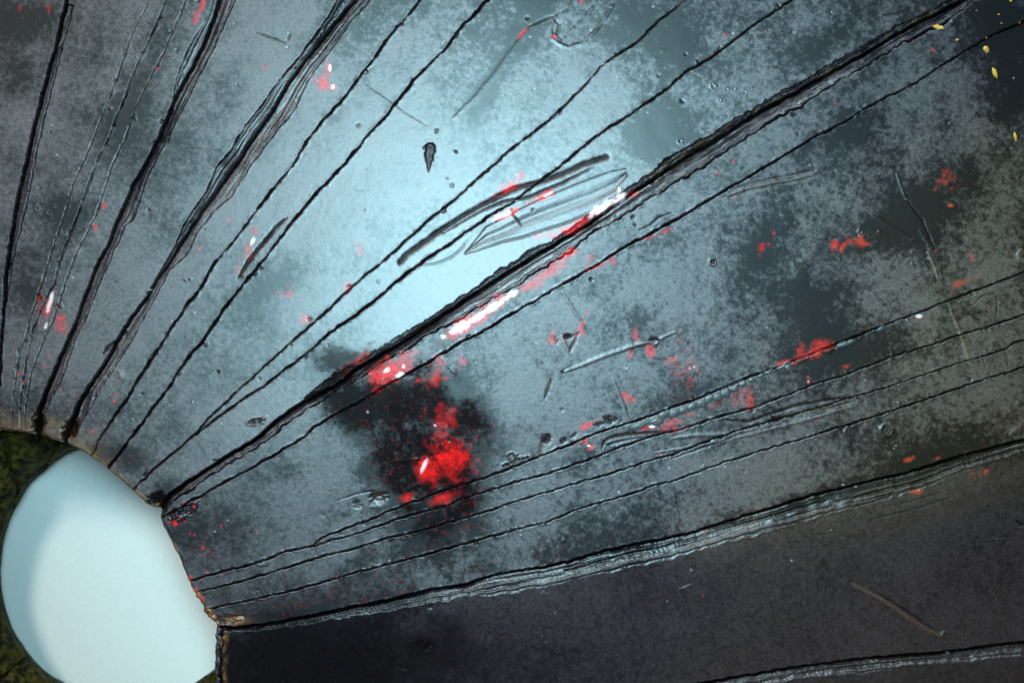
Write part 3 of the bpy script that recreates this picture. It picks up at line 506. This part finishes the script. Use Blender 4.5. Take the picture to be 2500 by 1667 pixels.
bp = t.nodes.new('ShaderNodeBump'); bp.inputs['Strength'].default_value = .35; bp.inputs['Distance'].default_value = .00008
t.links.new(grain, bp.inputs['Height']); t.links.new(bp.outputs[0], b.inputs['Normal'])

def simple(name, c1, c2, scale, rough, bump=.3, dist=.0002, spec=.5, lo=.35, hi=.65):
    m, t, b = nt(name); n = noise(t, scale, 6, .65); t.links.new(mixc(t, ramp(t, n, lo, hi), c1 + (1,), c2 + (1,)), b.inputs['Base Color'])
    b.inputs['Roughness'].default_value = rough; b.inputs['Specular IOR Level'].default_value = spec
    bp = t.nodes.new('ShaderNodeBump'); bp.inputs['Strength'].default_value = bump; bp.inputs['Distance'].default_value = dist
    t.links.new(n, bp.inputs['Height']); t.links.new(bp.outputs[0], b.inputs['Normal']); return m
M_WALL = simple('olive_bore_wall', (.006, .005, .002), (.095, .080, .008), 420, .8, .8, .0009, .2, .42, .62)
M_EDGE = simple('black_edge', (.006, .005, .005), (.05, .026, .010), 500, .30, .5, .0004, .5)
M_RESIN = simple('brown_resin', (.10, .035, .010), (.34, .16, .06), 420, .22, .5, .0005, .6)
M_GREY = simple('dark_wet_resin', (.012, .011, .016), (.10, .09, .12), 600, .16, .5, .0004, .7)
M_PAPER = simple('white_paper', (.80, .83, .81), (.87, .89, .87), 1500, .85, .15, .00005, .2)
M_GOLD = simple('gold_flake', (.50, .24, .02), (.75, .42, .05), 900, .5, .4, .0001, .5)
M_FLAKE = simple('pale_flake', (.035, .04, .042), (.06, .066, .068), 1500, .46, .4, .0001, .9)
M_TABLE = simple('dark_table', (.03, .028, .025), (.05, .046, .04), 60, .7)

# ---------------------------------------------------------------- meshes
def link(name, verts, quads, mat, parent=None, attrs=None, smooth=True, tris=None):
    me = bpy.data.meshes.new(name); v = np.asarray(verts, np.float32); f = np.asarray(quads, np.int32); n = f.shape[1]
    me.vertices.add(len(v)); me.vertices.foreach_set('co', v.ravel())
    me.loops.add(f.size); me.loops.foreach_set('vertex_index', f.ravel())
    me.polygons.add(len(f)); me.polygons.foreach_set('loop_start', np.arange(0, f.size, n, dtype=np.int32))
    me.update(calc_edges=True)
    me.polygons.foreach_set('use_smooth', np.full(len(f), smooth)); me.materials.append(mat)
    for an, arr in (attrs or {}).items():
        a = me.color_attributes.new(an, 'FLOAT_COLOR', 'POINT'); a.data.foreach_set('color', np.asarray(arr, np.float32).ravel())
    o = bpy.data.objects.new(name, me); C.objects.link(o); o.parent = parent; return o

plate = bpy.data.objects.new('carved_plate', None); C.objects.link(plate)
plate['label'] = 'black lacquered disc scored with radial grooves, worn red spots, round hole at lower left'; plate['category'] = 'carved disc'

# move grid points next to the rim onto it so that the edge runs clean
gyS, gxS = np.gradient(sd); dxg = np.gradient(X, axis=1); dyg = np.gradient(Y, axis=0)
nx_ = gxS / dxg; ny_ = gyS / dyg; ln = np.hypot(nx_, ny_) + 1e-6; nx_ /= ln; ny_ /= ln
snap = (Dr < 3.2); Xs = np.where(snap & (sd < 1.2), X - nx_ * sd, X); Ys = np.where(snap & (sd < 1.2), Y - ny_ * sd, Y)
k_ = (CD - base) / CD
WX = (Xs - CX) * k_ * S; WY = (CY - Ys) * k_ * S; WZ = (base + H) * S
wear_glint = np.stack([bloom, red, pale, np.ones_like(red)], -1); cuts = np.stack([brown, bare, tint, np.ones_like(red)], -1)
cell = cls[:-1, :-1].copy(); okv = (sd > -2.9) | (~inside)
okc = okv[:-1, :-1] & okv[1:, :-1] & okv[:-1, 1:] & okv[1:, 1:] & ~(inside[:-1, :-1] & inside[1:, :-1] & inside[:-1, 1:] & inside[1:, 1:])
ID = np.arange(NY * NX).reshape(NY, NX)
names = {18: 'dark lowest broad strip with a tan scratch', 14: 'broad strip with the large bright red spot', 11: 'broad bright strip with the long blade-shaped gouge'}
for c in range(0, len(ORDER) + 1):
    jj, ii = np.nonzero((cell == c) & okc)
    if len(jj) < 50: continue
    q = np.stack([ID[jj, ii], ID[jj + 1, ii], ID[jj + 1, ii + 1], ID[jj, ii + 1]], 1)
    u, inv = np.unique(q.ravel(), return_inverse=True); f = inv.reshape(q.shape)
    v = np.stack([WX.ravel()[u], WY.ravel()[u], WZ.ravel()[u]], 1)
    o = link('strip', v, f, M_LAQ, plate, {'wear_glint': wear_glint.reshape(-1, 4)[u], 'cuts': cuts.reshape(-1, 4)[u]})

# rim wall going down into the hole
def sample(F, px, py):
    i = np.clip(np.searchsorted(GX, px), 0, NX - 1); j = np.clip(np.searchsorted(GY, py), 0, NY - 1); return F[j, i]
rp = RIM; zt = sample(base + H, rp[:, 0], rp[:, 1]); zt = np.minimum(zt, sample(base, rp[:, 0], rp[:, 1]) - 8)
zt = np.convolve(np.pad(zt, 3, 'edge'), np.ones(7) / 7, 'valid')
rows = []
nrm = np.gradient(rp, axis=0); nrm /= np.hypot(nrm[:, 0], nrm[:, 1])[:, None]; nrm = np.stack([nrm[:, 1], -nrm[:, 0]], 1)     # away from the hole
for z, off in ((None, -1.2), (-30, -1.0), (-60, 1), (-110, 10), (-200, 24)):
    zz = zt + 3 if z is None else zt + z
    pts = rp + nrm * off; rows.append(np.stack(un(pts[:, 0], pts[:, 1], zz), 1))
# un() would spread lower rows outwards; keep them under the rim instead
rows = [np.stack([(rp[:, 0] + nrm[:, 0] * off - CX) * S, (CY - rp[:, 1] - nrm[:, 1] * off) * S, r[:, 2]], 1) for r, off in zip(rows, (-1.2, -1.0, 2, 12, 26))]
V = np.concatenate(rows); n = len(rp); F_ = [(a * n + i, (a + 1) * n + i, (a + 1) * n + i + 1, a * n + i + 1) for a in range(4) for i in range(n - 1)]
link('rim_wall', V, F_, M_EDGE, plate)

# bore wall: tapered funnel of cracked yellow-green wood, seen at the left of the hole; one mesh for each cracked piece
AC = (322, 1392); AR = 321.0; ZB = -400.0
na, nr_ = 560, 70
aa = np.linspace(0, 2 * np.pi, na, endpoint=False); rr = np.linspace(0, 1, nr_) ** 1.3
A2, R2 = np.meshgrid(aa, rr)
r0 = AR + 6 * fbm(np.cos(A2) * 300, np.sin(A2) * 300, 60, 4, 4)
r0 = r0 - 8 * np.maximum(0, np.cos(A2 - R(35)))
px = AC[0] + np.cos(A2) * (r0 + R2 * 420); py = AC[1] + np.sin(A2) * (r0 + R2 * 420)
ux, uy = np.cos(A2) * 330 * (1 + R2 * 1.2), np.sin(A2) * 330 * (1 + R2 * 1.2)
seeds = rs.uniform(-760, 760, (150, 2)); wx = ux + 30 * fbm(ux, uy, 60, 3, 2); wy = uy + 30 * fbm(ux, uy, 60, 3, 6)
dist = np.stack([np.hypot((wx - s[0]), (wy - s[1])) for s in seeds]); o_ = np.sort(dist, 0); own = dist.argmin(0)
gap = o_[1] - o_[0]
zz = ZB + R2 ** .28 * (290 - 150 * sst(-.2, .5, np.cos(A2))) - 30 * sst(11, 1, gap) + 16 * fbm(ux, uy, 50, 5, 3, .6)
zz[0] -= 25
VX, VY, VZ = un(px, py, zz)
IDb = np.arange(na * nr_).reshape(nr_, na)
wallp = bpy.data.objects.new('bore_wall', None); C.objects.link(wallp); wallp.parent = plate
for s in range(len(seeds)):
    jj, ii = np.nonzero(own[:-1] == s)
    if len(jj) < 6: continue
    i2 = (ii + 1) % na
    q = np.stack([IDb[jj, ii], IDb[jj, i2], IDb[jj + 1, i2], IDb[jj + 1, ii]], 1)[:, ::-1]
    u, inv = np.unique(q.ravel(), return_inverse=True)
    vis = (px.ravel()[u] < 260).any() and (px.ravel()[u] > -420).any()
    if not vis and False: continue
    link('wall_piece', np.stack([VX.ravel()[u], VY.ravel()[u], VZ.ravel()[u]], 1), inv.reshape(q.shape), M_WALL, wallp)

# resin nodules and lumps on the rim: small lumpy ellipsoids
def lump(name, cx, cy, rx, ry, rz, ang, z, mat, seed=0, lum=.25):
    nu, nv = 18, 12; uu, vv = np.meshgrid(np.linspace(0, 2 * np.pi, nu, endpoint=False), np.linspace(0.02, np.pi - .02, nv))
    x = np.cos(uu) * np.sin(vv); y = np.sin(uu) * np.sin(vv); zc = np.cos(vv)
    k = 1 + lum * 2 * fbm(x * 20 + 50 + seed * 13, (y + zc) * 20 + 50, 14, 3, seed); x, y, zc = x * k * rx, y * k * ry, zc * k * rz
    c, s = math.cos(R(ang)), math.sin(R(ang)); X2 = cx + x * c + y * s; Y2 = cy - x * s + y * c
    v = np.stack([(X2 - CX) * S, (CY - Y2) * S, (z + zc) * S], -1).reshape(-1, 3)
    f = [(a * nu + b_, (a + 1) * nu + b_, (a + 1) * nu + (b_ + 1) % nu, a * nu + (b_ + 1) % nu) for a in range(nv - 1) for b_ in range(nu)]
    return link(name, v, f, mat, plate)
def zat(x, y): return float(sample(base, x, y))
for i, (cx, cy, rx, ry, an) in enumerate(((469,1431,11,7,-70),(481,1453,14,8,-62),(496,1476,15,8,-60),(506,1497,13,9,-50),(517,1511,9,6,-30))):
    lump('resin_bead', cx, cy, rx, ry, 9, an, zat(cx, cy) - 14, M_RESIN, i, .35)
for i, (cx, cy, rx, ry, an) in enumerate(((528,1566,8,15,8),(525,1588,6,12,-20),(541,1556,7,14,0),(529,1625,9,13,10),(526,1649,7,13,-10),(537,1604,6,13,10),(526,1545,7,10,0),(534,1640,6,14,-30),(527,1672,8,12,0),(530,1700,8,16,0))):
    lump('resin_lump', cx, cy, rx, ry, 9, an, zat(cx, cy) - 30, M_GREY, 20 + i, .6)
for i, (cx, cy, rx, ry, an) in enumerate(((544,1558,11,8,60),(547,1584,11,17,10),(549,1622,10,22,0),(546,1655,12,18,0))):
    lump('resin_bead', cx, cy, rx, ry, 8, an, zat(cx, cy) - 14, M_RESIN, 40 + i, .5)
lump('resin_bead', 582, 1517, 20, 8, 5, 4, zat(582, 1517) - 16, M_RESIN, 47, .6)

# thin flakes: gold specks at the upper right and pale scale-like flakes under a score line
def flake(name, pts, z, th, mat, seed=0):
    p = np.array(pts, float); c = p.mean(0); n = len(p); r_ = np.random.RandomState(seed)
    ring = lambda k, h: np.stack([((c + (p - c) * k)[:, 0] - CX) * S, (CY - (c + (p - c) * k)[:, 1]) * S, np.array([sample(base + H, a, b_) + h for a, b_ in p]) * S], 1)
    zc = float(sample(base + H, c[0], c[1])); rings = [ring(1.0, -4), ring(.97, z), ring(.6, z + th)]
    V = np.vstack(rings + [[[(c[0] - CX) * S, (CY - c[1]) * S, (zc + z + th * 1.2) * S]]])
    T = []
    for a in range(2):
        for i in range(n):
            j = (i + 1) % n; T += [(a * n + i, a * n + j, (a + 1) * n + j), (a * n + i, (a + 1) * n + j, (a + 1) * n + i)]
    T += [(2 * n + i, 2 * n + (i + 1) % n, 3 * n) for i in range(n)]
    return link(name, V, [t_[::-1] for t_ in T], mat, plate)
def leafpts(cx, cy, rx, ry, ang, n=9, seed=0, pw=1.0):
    r_ = np.random.RandomState(seed); o = []
    for i in range(n):
        a = 2 * math.pi * i / n; k = 1 + r_.uniform(-.32, .32); x, y = math.cos(a) * rx * k, math.sin(a) * ry * k * (abs(math.sin(a)) ** (pw - 1))
        c, s = math.cos(R(ang)), math.sin(R(ang)); o.append((cx + x * c + y * s, cy - x * s + y * c))
    return o
for i, a in enumerate(((2291,67,14,5,-8),(2409,119,11,8,-55),(2432,177,17,6,-68),(2486,333,11,5,-80),(2337,97,4,3,0),(2446,57,2.5,2,0),(2438,36,2.5,2,0),(2468,2,4,3,0),(2409,92,3,2,0),(2491,55,4,2,20))):
    flake('gold_flake', leafpts(*a, n=10, seed=i, pw=1.3), 1.2, 1.5, M_GOLD, i)
for i, (cx, cy, rx, ry, an) in enumerate(((1560,1040,22,9,18),(1604,1027,20,11,20),(1622,1012,16,9,30),(1648,1010,15,11,10),(1672,1000,14,11,20),(1692,993,16,11,20),(1714,984,14,12,20),(1734,973,14,11,24),(1755,967,13,10,24),(1774,958,14,12,24),(1796,946,15,12,24),(1818,935,14,9,24),(1840,926,12,7,24),(1864,915,10,6,24),(1881,906,13,7,24),(1914,893,20,8,24),(1930,896,9,10,60),(2066,838,18,8,22),(2086,832,12,7,22),(2160,800,14,5,24))):
    flake('pale_flake', leafpts(cx, cy + 2, rx, ry, an, n=11, seed=30 + i), 1.5, 1.5, M_FLAKE, i)
for i, (cx, cy, rx, ry, an) in enumerate(((2243,773,14,7,12),)):
    pass

# ---------------------------------------------------------------- paper under the hole, table under all
def sheet(name, x0, x1, y0, y1, z, mat, nz=0, n=24):
    gx, gy = np.meshgrid(np.linspace(x0, x1, n), np.linspace(y0, y1, n)); h = nz * fbm(gx, gy, 900, 2, 5)
    V = np.stack([(gx - CX) * S, (CY - gy) * S, (z + h) * S], -1).reshape(-1, 3)
    f = [(a * n + b_, (a + 1) * n + b_, (a + 1) * n + b_ + 1, a * n + b_ + 1) for a in range(n - 1) for b_ in range(n - 1)]
    return link(name, V, f, mat)
pp = sheet('paper_sheet', -900, 1500, 500, 2600, ZB - 45, M_PAPER, 4); pp['label'] = 'plain white paper showing through the round hole'; pp['category'] = 'paper'
g_ = sheet('ground', -6000, 9000, -6000, 8000, ZB - 60, M_TABLE); g_['kind'] = 'structure'
